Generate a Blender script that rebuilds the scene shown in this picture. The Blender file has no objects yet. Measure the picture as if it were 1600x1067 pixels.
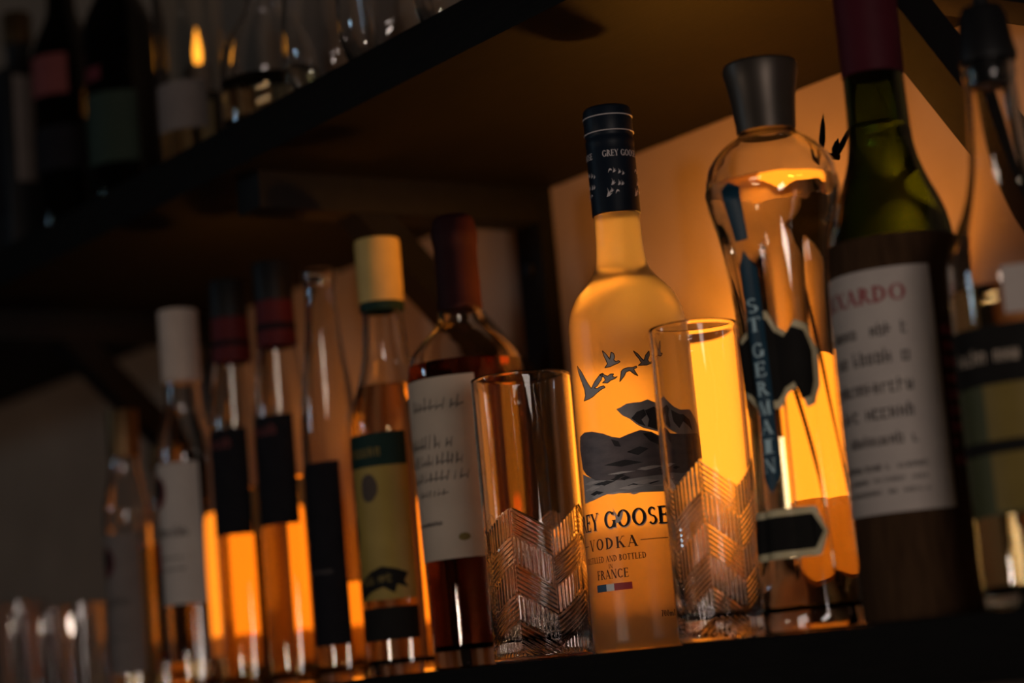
import bpy, bmesh, math, random
from mathutils import Vector, Matrix
random.seed(7)
SC = bpy.context.scene
COL = SC.collection
R = math.radians

# ------------------------------------------------------------------ camera
cam_d = bpy.data.cameras.new('camera')
cam = bpy.data.objects.new('camera', cam_d)
COL.objects.link(cam)
cam_d.lens = 81.0
cam_d.sensor_width = 36.0
cam_d.clip_start = 0.02
FWD = Vector((-0.80941231, 0.56733764, 0.15159065))
RGT = Vector((0.5609677, 0.82334299, -0.08614852))
UPV = Vector((0.17368639, -0.01530779, 0.98468203))
M = Matrix((RGT, UPV, -FWD)).transposed().to_4x4()
M.translation = Vector((1.20675941, -0.9, -0.02251565))
cam.matrix_world = M
cam_d.dof.use_dof = True
cam_d.dof.focus_distance = 1.575
cam_d.dof.aperture_fstop = 3.2
SC.camera = cam

# ------------------------------------------------------------------ world, lights, exposure
W = bpy.data.worlds.new('world')
SC.world = W
W.use_nodes = True
W.node_tree.nodes['Background'].inputs[0].default_value = (1.0, 0.86, 0.78, 1)
W.node_tree.nodes['Background'].inputs[1].default_value = 0.004
SC.view_settings.view_transform = 'Standard'
SC.view_settings.look = 'None'
SC.view_settings.exposure = 0.0
SC.view_settings.gamma = 1.0
SC.view_settings.use_curve_mapping = False
try:
    SC.cycles.max_bounces = 24
    SC.cycles.transmission_bounces = 24
    SC.cycles.glossy_bounces = 8
    SC.cycles.diffuse_bounces = 4
    SC.cycles.transparent_max_bounces = 16
    SC.cycles.sample_clamp_indirect = 6.0
    SC.cycles.blur_glossy = 1.0
except Exception:
    pass


def added_area_light(name, loc, aim, sx, sy, power, color):
    d = bpy.data.lights.new(name, 'AREA')
    d.shape = 'RECTANGLE'
    d.size = sx
    d.size_y = sy
    d.energy = power
    d.color = color
    o = bpy.data.objects.new(name, d)
    COL.objects.link(o)
    o.location = loc
    o.rotation_euler = (Vector(aim) - Vector(loc)).to_track_quat('-Z', 'Z').to_euler()
    return o


# unseen area lights added for label brightness and glass highlights, not windows
added_area_light('added_front_light_right', (2.25, -0.95, 0.02), (-0.1, 0, 0.15), 0.28, 0.8, 9.0, (1.0, 0.83, 0.73))  # added warm fill for the labels and the streaks on the glasses
added_area_light('assumed_cool_light_left', (-2.1, -2.6, 0.9), (-0.2, 0, 0.25), 0.13, 0.38, 2.6, (0.55, 0.80, 1.0))  # cool source assumed from the bluish glints on bottle edges

# added unseen warm fill that brightens the bottle labels, not a lamp of the bar
ld = bpy.data.lights.new('label_fill_light', 'POINT')
ld.energy = 5.5
ld.color = (1.0, 0.80, 0.64)
ld.shadow_soft_size = 0.05
lo = bpy.data.objects.new('label_fill_light', ld)
COL.objects.link(lo)
lo.location = (-0.30, -1.35, 0.02)


# ------------------------------------------------------------------ materials
def new_mat(name):
    m = bpy.data.materials.new(name)
    m.use_nodes = True
    nt = m.node_tree
    return m, nt, nt.nodes['Principled BSDF']


def noise_col(nt, p, c1, c2, scale, stretch=(1, 1, 1), bump=0.0, detail=6.0):
    tc = nt.nodes.new('ShaderNodeTexCoord')
    mp = nt.nodes.new('ShaderNodeMapping')
    mp.inputs['Scale'].default_value = stretch
    nz = nt.nodes.new('ShaderNodeTexNoise')
    nz.inputs['Scale'].default_value = scale
    nz.inputs['Detail'].default_value = detail
    rp = nt.nodes.new('ShaderNodeValToRGB')
    rp.color_ramp.elements[0].color = (*c1, 1)
    rp.color_ramp.elements[1].color = (*c2, 1)
    rp.color_ramp.elements[0].position = 0.3
    rp.color_ramp.elements[1].position = 0.7
    L = nt.links.new
    L(tc.outputs['Object'], mp.inputs[0])
    L(mp.outputs[0], nz.inputs[0])
    L(nz.outputs[0], rp.inputs[0])
    L(rp.outputs[0], p.inputs['Base Color'])
    if bump:
        b = nt.nodes.new('ShaderNodeBump')
        b.inputs['Strength'].default_value = bump
        b.inputs['Distance'].default_value = 0.002
        L(nz.outputs[0], b.inputs['Height'])
        L(b.outputs[0], p.inputs['Normal'])


def solid(name, col, rough=0.5, metal=0.0, col2=None, scale=60.0, stretch=(1, 1, 1), bump=0.0, coat=0.0, spec=0.5):
    m, nt, p = new_mat(name)
    p.inputs['Roughness'].default_value = rough
    p.inputs['Metallic'].default_value = metal
    p.inputs['Coat Weight'].default_value = coat
    p.inputs['Specular IOR Level'].default_value = spec
    if col2 is None:
        col2 = tuple(min(1, c * 1.18 + 0.002) for c in col)
    noise_col(nt, p, col, col2, scale, stretch, bump)
    return m


def glass(name, col=(1, 1, 1), ior=1.5, rough=0.0):
    m, nt, p = new_mat(name)
    p.inputs['Base Color'].default_value = (*col, 1)
    p.inputs['Transmission Weight'].default_value = 1.0
    p.inputs['IOR'].default_value = ior
    p.inputs['Roughness'].default_value = rough
    return m


def frosted(name):
    m = bpy.data.materials.new(name)
    m.use_nodes = True
    nt = m.node_tree
    nt.nodes.clear()
    out = nt.nodes.new('ShaderNodeOutputMaterial')
    rf = nt.nodes.new('ShaderNodeBsdfRefraction')
    rf.inputs['Roughness'].default_value = 0.36
    rf.inputs['IOR'].default_value = 1.32
    rf.inputs['Color'].default_value = (1, 0.98, 0.86, 1)
    tr = nt.nodes.new('ShaderNodeBsdfTranslucent')
    tr.inputs['Color'].default_value = (0.99, 0.96, 0.84, 1)
    df = nt.nodes.new('ShaderNodeBsdfDiffuse')
    df.inputs['Color'].default_value = (0.5, 0.48, 0.42, 1)
    gl = nt.nodes.new('ShaderNodeBsdfGlossy')
    gl.inputs['Roughness'].default_value = 0.22
    nz = nt.nodes.new('ShaderNodeTexNoise')
    nz.inputs['Scale'].default_value = 900
    bp = nt.nodes.new('ShaderNodeBump')
    bp.inputs['Strength'].default_value = 0.08
    bp.inputs['Distance'].default_value = 0.0005
    m1 = nt.nodes.new('ShaderNodeMixShader')
    m1.inputs[0].default_value = 0.35
    m2 = nt.nodes.new('ShaderNodeMixShader')
    m2.inputs[0].default_value = 0.05
    m3 = nt.nodes.new('ShaderNodeMixShader')
    fr = nt.nodes.new('ShaderNodeFresnel')
    fr.inputs[0].default_value = 1.35
    L = nt.links.new
    L(nz.outputs[0], bp.inputs['Height'])
    L(bp.outputs[0], gl.inputs['Normal'])
    L(rf.outputs[0], m1.inputs[1])
    L(tr.outputs[0], m1.inputs[2])
    L(m1.outputs[0], m2.inputs[1])
    L(df.outputs[0], m2.inputs[2])
    L(fr.outputs[0], m3.inputs[0])
    L(m2.outputs[0], m3.inputs[1])
    L(gl.outputs[0], m3.inputs[2])
    L(m3.outputs[0], out.inputs[0])
    return m


def amber_frost(name):
    m = bpy.data.materials.new(name)
    m.use_nodes = True
    nt = m.node_tree
    nt.nodes.clear()
    out = nt.nodes.new('ShaderNodeOutputMaterial')
    tr = nt.nodes.new('ShaderNodeBsdfTranslucent')
    tr.inputs[0].default_value = (0.66, 0.54, 0.38, 1)
    df = nt.nodes.new('ShaderNodeBsdfDiffuse')
    df.inputs[0].default_value = (0.45, 0.33, 0.2, 1)
    mx = nt.nodes.new('ShaderNodeMixShader')
    mx.inputs[0].default_value = 0.35
    nt.links.new(tr.outputs[0], mx.inputs[1])
    nt.links.new(df.outputs[0], mx.inputs[2])
    nt.links.new(mx.outputs[0], out.inputs[0])
    return m


def emitter(name, col, strength):
    m = bpy.data.materials.new(name)
    m.use_nodes = True
    nt = m.node_tree
    nt.nodes.clear()
    out = nt.nodes.new('ShaderNodeOutputMaterial')
    em = nt.nodes.new('ShaderNodeEmission')
    em.inputs[0].default_value = (*col, 1)
    em.inputs[1].default_value = strength
    nt.links.new(em.outputs[0], out.inputs[0])
    return m


PLASTER = solid('cream_plaster', (0.40, 0.29, 0.215), 0.9, spec=0.15, col2=(0.48, 0.35, 0.26), scale=9, bump=0.25)
SHELF_TOP = solid('black_stained_wood', (0.0050, 0.0046, 0.0044), 0.65, spec=0.08, col2=(0.008, 0.0068, 0.0058), scale=22, stretch=(1, 14, 14), bump=0.12)
IRON = solid('blackened_steel', (0.004, 0.0042, 0.005), 0.65, 0.0, spec=0.2, scale=80, bump=0.1)
STEEL_BOLT = solid('dark_bolt_steel', (0.05, 0.05, 0.055), 0.35, 0.9)
CLEAR = glass('clear_glass')
CLEAR_WARM = glass('faintly_warm_glass', (0.98, 0.96, 0.92))
GREEN = glass('green_bottle_glass', (0.17, 0.27, 0.09))
WATER = glass('clear_spirit', (0.99, 0.99, 0.98), 1.34)
AMBER = glass('amber_spirit', (0.97, 0.80, 0.46), 1.36)
RUM = glass('pale_rum', (0.98, 0.80, 0.50), 1.36)
BROWN = glass('dark_brown_spirit', (0.30, 0.085, 0.03), 1.36)
ELDER = glass('pale_yellow_liqueur', (0.99, 0.90, 0.66), 1.37)
FROST = frosted('frosted_glass')
NAVY = solid('navy_cap', (0.005, 0.011, 0.022), 0.45, spec=0.25, scale=100)
SILVER_PRINT = solid('silver_print', (0.7, 0.64, 0.64), 0.45)
GREY_PRINT = solid('grey_print', (0.50, 0.46, 0.46), 0.55, col2=(0.62, 0.57, 0.55), scale=120)
MAUVE_PRINT = solid('mauve_grey_print', (0.15, 0.12, 0.13), 0.5, col2=(0.25, 0.20, 0.20), scale=70, stretch=(1, 1, 2.5))
DARK_PRINT = solid('dark_slate_print', (0.03, 0.025, 0.028), 0.5)
LIGHT_PRINT = solid('pale_grey_print', (0.72, 0.66, 0.64), 0.5, col2=(0.85, 0.78, 0.75), scale=90)
INK = solid('black_ink', (0.012, 0.010, 0.012), 0.5)
BLUE_INK = solid('flag_blue', (0.03, 0.09, 0.18), 0.5)
WHITE_INK = solid('flag_white', (0.85, 0.82, 0.8), 0.5)
RED_INK = solid('flag_red', (0.45, 0.03, 0.03), 0.5)
PEWTER = solid('dark_pewter_cap', (0.075, 0.060, 0.048), 0.42, 0.6, scale=50)
STRIPE_BLUE = solid('deep_blue_foil', (0.012, 0.050, 0.085), 0.4, spec=0.3)
PALE_BLUE = solid('pale_blue_lettering', (0.50, 0.72, 0.80), 0.5)
LABEL_BLACK = solid('charcoal_label_paper', (0.012, 0.011, 0.010), 0.7, spec=0.1)
GOLD = solid('antique_gold_edge', (0.65, 0.55, 0.32), 0.5, 0.0)
CAPSULE_RED = solid('dark_red_capsule', (0.060, 0.005, 0.012), 0.6, spec=0.2)
PAPER = solid('aged_cream_paper', (0.52, 0.455, 0.42), 0.85, spec=0.2, col2=(0.60, 0.53, 0.48), scale=40)
PAPER_DIM = solid('tan_paper', (0.55, 0.44, 0.34), 0.8, col2=(0.64, 0.52, 0.41), scale=30)
RED_PRINT = solid('crimson_lettering', (0.30, 0.02, 0.03), 0.6)
SOFT_INK = solid('faded_ink', (0.09, 0.075, 0.07), 0.7)
STRAW = solid('brown_straw', (0.042, 0.021, 0.010), 0.85, spec=0.1, col2=(0.07, 0.036, 0.017), scale=40, stretch=(6, 6, 1), bump=0.4)
WAX = solid('maroon_wax', (0.018, 0.004, 0.006), 0.6, spec=0.12, col2=(0.03, 0.007, 0.009), scale=30, bump=0.3)
YELLOW_CAP = solid('pale_yellow_cap', (0.52, 0.37, 0.12), 0.6)
GREEN_BAND = solid('dark_green_band', (0.006, 0.026, 0.020), 0.6, spec=0.2)
YELLOW_PAPER = solid('mustard_label_paper', (0.33, 0.22, 0.03), 0.55, col2=(0.42, 0.29, 0.05), scale=30, coat=0.3)
FRUIT = solid('dark_fruit_print', (0.06, 0.035, 0.02), 0.6)
WHITE_CAP = solid('off_white_cap', (0.52, 0.42, 0.36), 0.6)
LABEL_NAVY = solid('near_black_label', (0.009, 0.008, 0.011), 0.7, spec=0.1)
RED_FOIL = solid('red_foil', (0.085, 0.007, 0.010), 0.6, spec=0.25)
BLACK_PLASTIC = solid('black_plastic', (0.007, 0.007, 0.008), 0.5, spec=0.25)
SHADED_PAPER = solid('shade_darkened_paper', (0.17, 0.14, 0.13), 0.8)  # pale label paper with the shade of dim spots put into its colour
OLIVE = solid('olive_label_paper', (0.055, 0.062, 0.015), 0.6, col2=(0.085, 0.085, 0.02), scale=12)
OCHRE = solid('ochre_label_paper', (0.19, 0.13, 0.02), 0.6)
SPOON_STEEL = solid('dark_steel_spoon', (0.10, 0.10, 0.11), 0.22, 1.0)
BRASS_DARK = solid('aged_brass', (0.12, 0.07, 0.03), 0.4, 0.8)
DARK_BOTTLE = glass('very_dark_bottle_glass', (0.10, 0.09, 0.06))
PINK_PAPER = solid('shade_darkened_red_paper', (0.15, 0.028, 0.026), 0.7)  # red darkened so the colour carries the upper shelf's dimness
GREEN_PAPER = solid('shade_darkened_green_paper', (0.008, 0.022, 0.010), 0.7)  # green lowered to put the upper shelf's shade into the paper
FLAME = emitter('candle_flame', (1.0, 0.36, 0.03), 3.0)
LAMP_A = emitter('lit_amber_shade', (1.0, 0.265, 0.017), 2.5)
AMBER_FROST = amber_frost('amber_frosted_glass')
LAMP_B = emitter('lit_dim_amber_shade', (1.0, 0.235, 0.012), 1.9)


# ------------------------------------------------------------------ helpers
def obj(name, bm, mat, parent=None, sharp=35.0, recalc=True):
    if recalc:
        bmesh.ops.recalc_face_normals(bm, faces=bm.faces)
    for f in bm.faces:
        f.smooth = True
    lim = R(sharp)
    for e in bm.edges:
        if len(e.link_faces) == 2 and e.calc_face_angle(0) > lim:
            e.smooth = False
    me = bpy.data.meshes.new(name)
    bm.to_mesh(me)
    bm.free()
    me.materials.append(mat)
    o = bpy.data.objects.new(name, me)
    COL.objects.link(o)
    if parent:
        o.parent = parent
    return o


def tag(o, label, cat, group=None):
    o['label'] = label
    o['category'] = cat
    if group:
        o['group'] = group
    return o


def thing(name, label, cat, loc, group=None):
    o = bpy.data.objects.new(name, None)
    o.empty_display_size = 0.05
    COL.objects.link(o)
    o.location = loc
    return tag(o, label, cat, group)


def box_bm(x0, x1, y0, y1, z0, z1, bev=0.0, bm=None):
    bm = bm or bmesh.new()
    r = bmesh.ops.create_cube(bm, size=1)
    for v in r['verts']:
        v.co = Vector(((x0 + x1) / 2 + v.co.x * (x1 - x0), (y0 + y1) / 2 + v.co.y * (y1 - y0), (z0 + z1) / 2 + v.co.z * (z1 - z0)))
    if bev:
        es = list({e for v in r['verts'] for e in v.link_edges})
        bmesh.ops.bevel(bm, geom=es, offset=bev, segments=2, affect='EDGES', profile=0.6)
    return bm


def chaikin(p, n=2):
    for _ in range(n):
        q = [p[0]]
        for a, b in zip(p, p[1:]):
            q.append((a[0] * .75 + b[0] * .25, a[1] * .75 + b[1] * .25))
            q.append((a[0] * .25 + b[0] * .75, a[1] * .25 + b[1] * .75))
        q.append(p[-1])
        p = q
    return p


def lathe_bm(prof, seg=64, rf=None, bm=None):
    """prof: list of (r, z); a radius of 0 closes the end. rf(r, z, angle) may shape the section."""
    bm = bm or bmesh.new()
    rings = []
    for r, z in prof:
        if r <= 1e-6:
            rings.append([bm.verts.new((0, 0, z))])
        else:
            ring = []
            for k in range(seg):
                a = 2 * math.pi * k / seg
                q = rf(r, z, a) if rf else r
                ring.append(bm.verts.new((q * math.cos(a), q * math.sin(a), z)))
            rings.append(ring)
    for A, B in zip(rings, rings[1:]):
        if len(A) == 1 and len(B) == 1:
            continue
        for k in range(seg):
            k2 = (k + 1) % seg
            if len(A) == 1:
                bm.faces.new((A[0], B[k], B[k2]))
            elif len(B) == 1:
                bm.faces.new((A[k], A[k2], B[0]))
            else:
                bm.faces.new((A[k], A[k2], B[k2], B[k]))
    return bm


def interp(tab, z):
    """radius of an upward profile [(r, z)...] at height z"""
    if z <= tab[0][1]:
        return tab[0][0]
    for (r0, z0), (r1, z1) in zip(tab, tab[1:]):
        if z0 <= z <= z1:
            return r0 if z1 - z0 < 1e-9 else r0 + (r1 - r0) * (z - z0) / (z1 - z0)
    return tab[-1][0]


def shell_prof(up, t=0.0028, base=0.007):
    """closed double-walled bottle from an upward outer profile"""
    inner = [(max(r - t, 0.002), z) for r, z in up if z > base + 0.001]
    ri = max(interp(up, base) - t, 0.003)
    inn = [(ri * 0.85, base), (ri, base + 0.003)] + [q for q in inner if q[1] > base + 0.004]
    return [(0, up[0][1])] + up + inn[::-1] + [(0, base)]


def liquid_prof(up, fill, t=0.0028, base=0.007):
    g = 0.00035
    ri = max(interp(up, base) - t, 0.003)
    p = [(0, base - g), (ri * 0.85 + g, base - g), (ri + g, base + 0.003)]
    p += [(max(r - t, 0.002) + g, z) for r, z in up if base + 0.004 < z < fill]
    rf_ = max(interp(up, fill) - t, 0.002) + g
    p += [(rf_, fill), (rf_ * 0.93, fill - 0.0006), (0, fill - 0.0006)]
    return p


def bottle_glass(root, up, gm, seg=72, t=0.0028, base=0.007, fill=None, lm=None, rf=None, name='glass_body'):
    b = obj(name, lathe_bm(shell_prof(up, t, base), seg, rf), gm, root, 50)
    if fill:
        obj('liquid', lathe_bm(liquid_prof(up, fill, t, base), seg, rf), lm, root, 50)
    return b


# ---- flat print wrapped on a round surface -------------------------------------------------
def decal(name, polys, mat, rfun, c_deg, parent, off=0.00025, step=4.0):
    """polys: lists of (angle in degrees from the centre, height in metres)"""
    bm = bmesh.new()
    amin = min(p[0] for q in polys for p in q)
    amax = max(p[0] for q in polys for p in q)
    zmin = min(p[1] for q in polys for p in q)
    zmax = max(p[1] for q in polys for p in q)
    for q in polys:
        vs = [bm.verts.new((a, z * 1000, 0)) for a, z in q]
        try:
            bm.faces.new(vs)
        except ValueError:
            pass
    big = [f for f in bm.faces if len(f.verts) > 4]
    if big:
        bmesh.ops.triangulate(bm, faces=big)
    a = amin + step
    while a < amax:
        bmesh.ops.bisect_plane(bm, geom=bm.verts[:] + bm.edges[:] + bm.faces[:], plane_co=(a, 0, 0), plane_no=(1, 0, 0))
        a += step
    z = zmin * 1000 + 8
    while z < zmax * 1000:
        bmesh.ops.bisect_plane(bm, geom=bm.verts[:] + bm.edges[:] + bm.faces[:], plane_co=(0, z, 0), plane_no=(0, 1, 0))
        z += 8
    for v in bm.verts:
        an = R(c_deg + v.co.x)
        zz = v.co.y / 1000
        r = rfun(zz, an) + off
        v.co = Vector((r * math.cos(an), r * math.sin(an), zz))
    for f in bm.faces:
        f.normal_update()
        c = f.calc_center_median()
        if f.normal.x * c.x + f.normal.y * c.y < 0:
            f.normal_flip()
    return obj(name, bm, mat, parent, 80, recalc=False)


def rect(a0, a1, z0, z1):
    return [(a0, z0), (a1, z0), (a1, z1), (a0, z1)]


def blob(a, z, ra, rz, n=18, wob=0.0):
    return [(a + ra * (1 + wob * math.sin(3 * t + a)) * math.cos(t), z + rz * (1 + wob * math.sin(2 * t + z * 90)) * math.sin(t))
            for t in (2 * math.pi * k / n for k in range(n))]


# ---- a small serif alphabet drawn as strokes ------------------------------------------------
TK, TN = 0.20, 0.07


def _l(x0, y0, x1, y1, w):
    if abs(y1 - y0) < 1e-6:
        return [(x0, y0 - w / 2), (x1, y0 - w / 2), (x1, y0 + w / 2), (x0, y0 + w / 2)]
    return [(x0 - w / 2, y0), (x0 + w / 2, y0), (x1 + w / 2, y1), (x1 - w / 2, y1)]


def _s(x, y, h=0.17):
    return [(x - h, y), (x + h, y), (x + h, y + 0.05), (x - h, y + 0.05)]


def _stem(x, y0=0.0, y1=1.0, w=None):
    return [_l(x, y0, x, y1, w or TK), _s(x, y0), _s(x, y1 - 0.05)]


def _arc(cx, cy, rx, ry, a0, a1, n=14, k=TK, t=TN):
    out = []
    pts = []
    for i in range(n + 1):
        a = R(a0 + (a1 - a0) * i / n)
        w = (t + (k - t) * abs(math.cos(a))) / 2
        pts.append(((cx + (rx - w) * math.cos(a) - w * math.cos(a), cy + (ry - w) * math.sin(a) - w * math.sin(a)),
                    (cx + rx * math.cos(a), cy + ry * math.sin(a))))
    for (i0, o0), (i1, o1) in zip(pts, pts[1:]):
        out.append([i0, o0, o1, i1])
    return out


def glyph(c):
    H = lambda x0, x1, y, w=TN: _l(x0, y, x1, y, w)
    if c == 'A': return .88, [_l(.10, 0, .44, 1, TN), _l(.78, 0, .42, 1, TK), H(.2, .64, .33), _s(.10, 0, .12), _s(.78, 0)]
    if c == 'B': return .72, _stem(.17) + _arc(.2, .75, .36, .25, -90, 90) + _arc(.2, .26, .44, .26, -90, 90)
    if c == 'C': return .84, _arc(.46, .5, .42, .5, 50, 310) + [_l(.74, .74, .76, .94, TN), _l(.74, .08, .76, .24, TN)]
    if c == 'D': return .88, _stem(.17) + _arc(.22, .5, .58, .5, -90, 90)
    if c == 'E': return .68, _stem(.17) + [H(.17, .6, .97), H(.17, .52, .52), H(.17, .62, .03), _l(.59, .8, .61, 1, TN), _l(.61, 0, .63, .22, TN), _l(.52, .42, .52, .62, TN)]
    if c == 'F': return .64, _stem(.17) + [H(.17, .58, .97), H(.17, .5, .52), _l(.58, .78, .60, 1, TN), _l(.5, .42, .5, .62, TN)]
    if c == 'G': return .94, _arc(.48, .5, .44, .5, 48, 320) + [_l(.8, .05, .8, .45, TK), _s(.8, .42, .16), _l(.76, .74, .78, .94, TN)]
    if c == 'I': return .36, _stem(.18)
    if c == 'K': return .86, _stem(.17) + [_l(.24, .42, .68, 1, TN), _l(.76, 0, .38, .58, TK), _s(.72, .95, .12), _s(.76, 0)]
    if c == 'L': return .66, _stem(.17) + [H(.17, .6, .03), _l(.59, 0, .62, .25, TN)]
    if c == 'M': return 1.04, [_l(.12, 0, .17, 1, TN), _l(.54, 0, .19, 1, TK), _l(.52, 0, .86, 1, TN), _l(.9, 0, .88, 1, TK), _s(.12, 0, .11), _s(.9, 0, .15), _s(.14, .95, .11), _s(.9, .95, .12)]
    if c == 'N': return .92, [_l(.14, 0, .14, 1, TN), _l(.76, 0, .17, 1, TK), _l(.78, 0, .78, 1, TN), _s(.14, 0, .12), _s(.78, .95, .12), _s(.12, .95, .12)]
    if c == 'O': return .96, _arc(.48, .5, .45, .5, 0, 360, 24)
    if c == 'R': return .80, _stem(.17) + _arc(.2, .73, .42, .27, -90, 90) + [_l(.74, 0, .40, .5, TK), _s(.74, 0, .12)]
    if c == 'S': return .62, _arc(.31, .74, .26, .26, 35, 270, k=.14) + _arc(.31, .26, .28, .27, 90, -145, k=.15)
    if c == 'T': return .74, _stem(.37) + [H(.04, .7, .97), _l(.04, .78, .05, 1, TN), _l(.70, .78, .69, 1, TN)]
    if c == 'U': return .86, [_l(.17, .3, .17, 1, TK), _l(.72, .3, .72, 1, TN), _s(.17, .95), _s(.72, .95, .12)] + _arc(.43, .33, .32, .33, 180, 360)
    if c == 'V': return .86, [_l(.44, 0, .12, 1, TK), _l(.44, 0, .78, 1, TN), _s(.12, .95), _s(.76, .95, .12)]
    if c == 'X': return .84, [_l(.72, 0, .14, 1, TK), _l(.12, 0, .72, 1, TN), _s(.72, 0), _s(.12, 0, .12), _s(.14, .95), _s(.72, .95, .12)]
    if c == 'Y': return .84, [_l(.42, 0, .42, .5, TK), _l(.42, .46, .12, 1, TK), _l(.42, .46, .74, 1, TN), _s(.42, 0), _s(.12, .95), _s(.74, .95, .12)]
    if c == '0': return .60, _arc(.30, .5, .27, .5, 0, 360, 18)
    if c == '7': return .56, [_l(.2, 0, .46, .96, TK), H(.06, .5, .95, .09)]
    if c == 'm': return .96, [_l(.14, 0, .14, .6, TK), _l(.47, 0, .47, .5, TK), _l(.8, 0, .8, .5, TK), _s(.14, 0, .12), _s(.47, 0, .12), _s(.8, 0, .12)] + _arc(.31, .44, .2, .2, 0, 180, 8) + _arc(.64, .44, .2, .2, 0, 180, 8)
    if c == 'l': return .34, _stem(.17)
    if c == '-': return .4, [H(.05, .35, .45, .1)]
    return .36, []


def text_polys(s, h, r, wide=1.0, gap=0.07, a0=None, a1=None, zb=0.0, tall=None):
    """letters of height h on a radius r -> polys in (deg, m); a0..a1 forces the angular span"""
    x = 0
    raw = []
    for c in s:
        w, ps = glyph(c)
        raw += [[(x + p[0], p[1]) for p in q] for q in ps]
        x += w + gap
    x -= gap
    k = math.degrees(h * wide / r)
    if a0 is not None:
        k = (a1 - a0) / x
        o = a0
    else:
        o = -x * k / 2
    return [[(o + p[0] * k, zb + p[1] * h) for p in q] for q in raw]


def scribble(a0, a1, zb, h, r, dens=0.7):
    """a line of print too small to read: short upright ticks joined by bars"""
    out = []
    a = a0
    st = math.degrees(h * 0.60 / r)
    while a < a1 - st:
        if random.random() < dens:
            w = st * random.uniform(.62, .86)
            tk = st * .22
            hh = h * random.choice((.72, .8, 1.0))
            out.append(rect(a, a + tk, zb, zb + hh))
            if random.random() < .7:
                out.append(rect(a + w - tk, a + w, zb, zb + h * .72))
            for q in random.sample((.0, .30, .56), random.choice((1, 2))):
                out.append(rect(a, a + w, zb + h * q, zb + h * (q + .15)))
        a += st
    return out


# ------------------------------------------------------------------ structure: wall and shelving
WALL_Y = 0.325
o = obj('wall_back', box_bm(-4.2, 2.2, WALL_Y, WALL_Y + 0.12, -1.2, 1.9), PLASTER)
o['kind'] = 'structure'

o = obj('floor', box_bm(-4.2, 4.2, -4.0, WALL_Y, -1.3, -1.2), SHELF_TOP)
o['kind'] = 'structure'

sh = obj('shelf_board', box_bm(-3.4, 1.1, 0.0, WALL_Y, -0.038, 0.0, 0.0015), SHELF_TOP)
tag(sh, 'black stained lower shelf board that the vodka and glasses stand on', 'shelf')
sh = obj('shelf_board', box_bm(-3.4, 1.1, 0.0, WALL_Y, 0.4325, 0.4705, 0.0015), SHELF_TOP)
tag(sh, 'black upper shelf board crossing the top left corner of the photo', 'shelf')


def bracket(x, label):
    b = thing('shelf_bracket', label, 'bracket', (x, 0, 0), 'steel brackets under the upper shelf')
    # local coordinates: x is 0 in the bracket's middle plane
    obj('post', box_bm(-0.02, 0.02, WALL_Y - 0.016, WALL_Y, 0.001, 0.4325, 0.001), IRON, b)
    obj('arm', box_bm(-0.02, 0.02, 0.022, WALL_Y - 0.016, 0.4005, 0.4325, 0.001), IRON, b)
    bm = bmesh.new()
    # diagonal brace: lower edge lies on y + z = 0.497
    s0, th = 0.517, 0.040
    ya, yb = s0 - 0.4005, WALL_Y - 0.016
    pts = [(ya, s0 - ya), (yb, s0 - yb), (yb, s0 + th - yb), (ya + th, 0.4005)]
    lo = [bm.verts.new((-0.016, y, z)) for y, z in pts]
    hi = [bm.verts.new((0.016, y, z)) for y, z in pts]
    bm.faces.new(lo)
    bm.faces.new(hi[::-1])
    for i in range(4):
        j = (i + 1) % 4
        bm.faces.new((lo[i], lo[j], hi[j], hi[i]))
    obj('brace', bm, IRON, b)
    for z in (0.36, 0.05):
        bm = bmesh.new()
        bmesh.ops.create_cone(bm, cap_ends=True, segments=6, radius1=0.007, radius2=0.0062, depth=0.005)
        bmesh.ops.rotate(bm, verts=bm.verts, matrix=Matrix.Rotation(R(90), 3, 'X'))
        bmesh.ops.translate(bm, verts=bm.verts, vec=(0, WALL_Y - 0.0185, z))
        obj('bolt', bm, STEEL_BOLT, b)
    return b


bracket(-1.108, 'black steel shelf bracket at far left behind the white-capped bottle')
bracket(-0.478, 'black steel shelf bracket between maroon-topped bottle and frosted vodka bottle')
bracket(0.180, 'black steel shelf bracket at right behind the red-capsuled bottle')


# ------------------------------------------------------------------ lamps standing behind the bottles
def lantern(label, x, y, r, h, mat, watt, glow):
    t = thing('table_lamp', label, 'lamp', (x, y, 0), 'amber lamps at the back of the lower shelf')
    base = [(0, 0), (r * .96, 0), (r, .003), (r, .026), (r * .95, .030), (0, .030)]
    obj('base', lathe_bm(base, 64), BRASS_DARK, t)
    zc = glow
    lowp = [(r * .92, 0.030), (r * .965, 0.035), (r * .985, zc), (r * .965, zc), (r * .94, 0.036), (r * .90, 0.030), (r * .92, 0.030)]
    bm = lathe_bm(lowp, 64)
    bmesh.ops.remove_doubles(bm, verts=bm.verts, dist=1e-6)
    obj('lower_shade', bm, AMBER_FROST, t)
    sh_ = [(r * .985, zc), (r, (zc + h) / 2), (r * .985, h - .02), (r * .95, h - .004), (r * .90, h), (r * .87, h), (r * .90, h - .006),
           (r * .94, h - .02), (r * .96, (zc + h) / 2), (r * .955, zc), (r * .985, zc)]
    bm = lathe_bm(sh_, 64)
    bmesh.ops.remove_doubles(bm, verts=bm.verts, dist=1e-6)
    obj('shade', bm, mat, t)
    # the bulb inside; the shade is open at the top
    ld = bpy.data.lights.new('bulb', 'POINT')
    ld.energy = watt
    ld.color = (1.0, 0.37, 0.04)
    ld.shadow_soft_size = 0.016
    lo = bpy.data.objects.new('bulb_light', ld)
    COL.objects.link(lo)
    lo.parent = t
    lo.location = (0, 0, h - 0.032)
    return t


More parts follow.
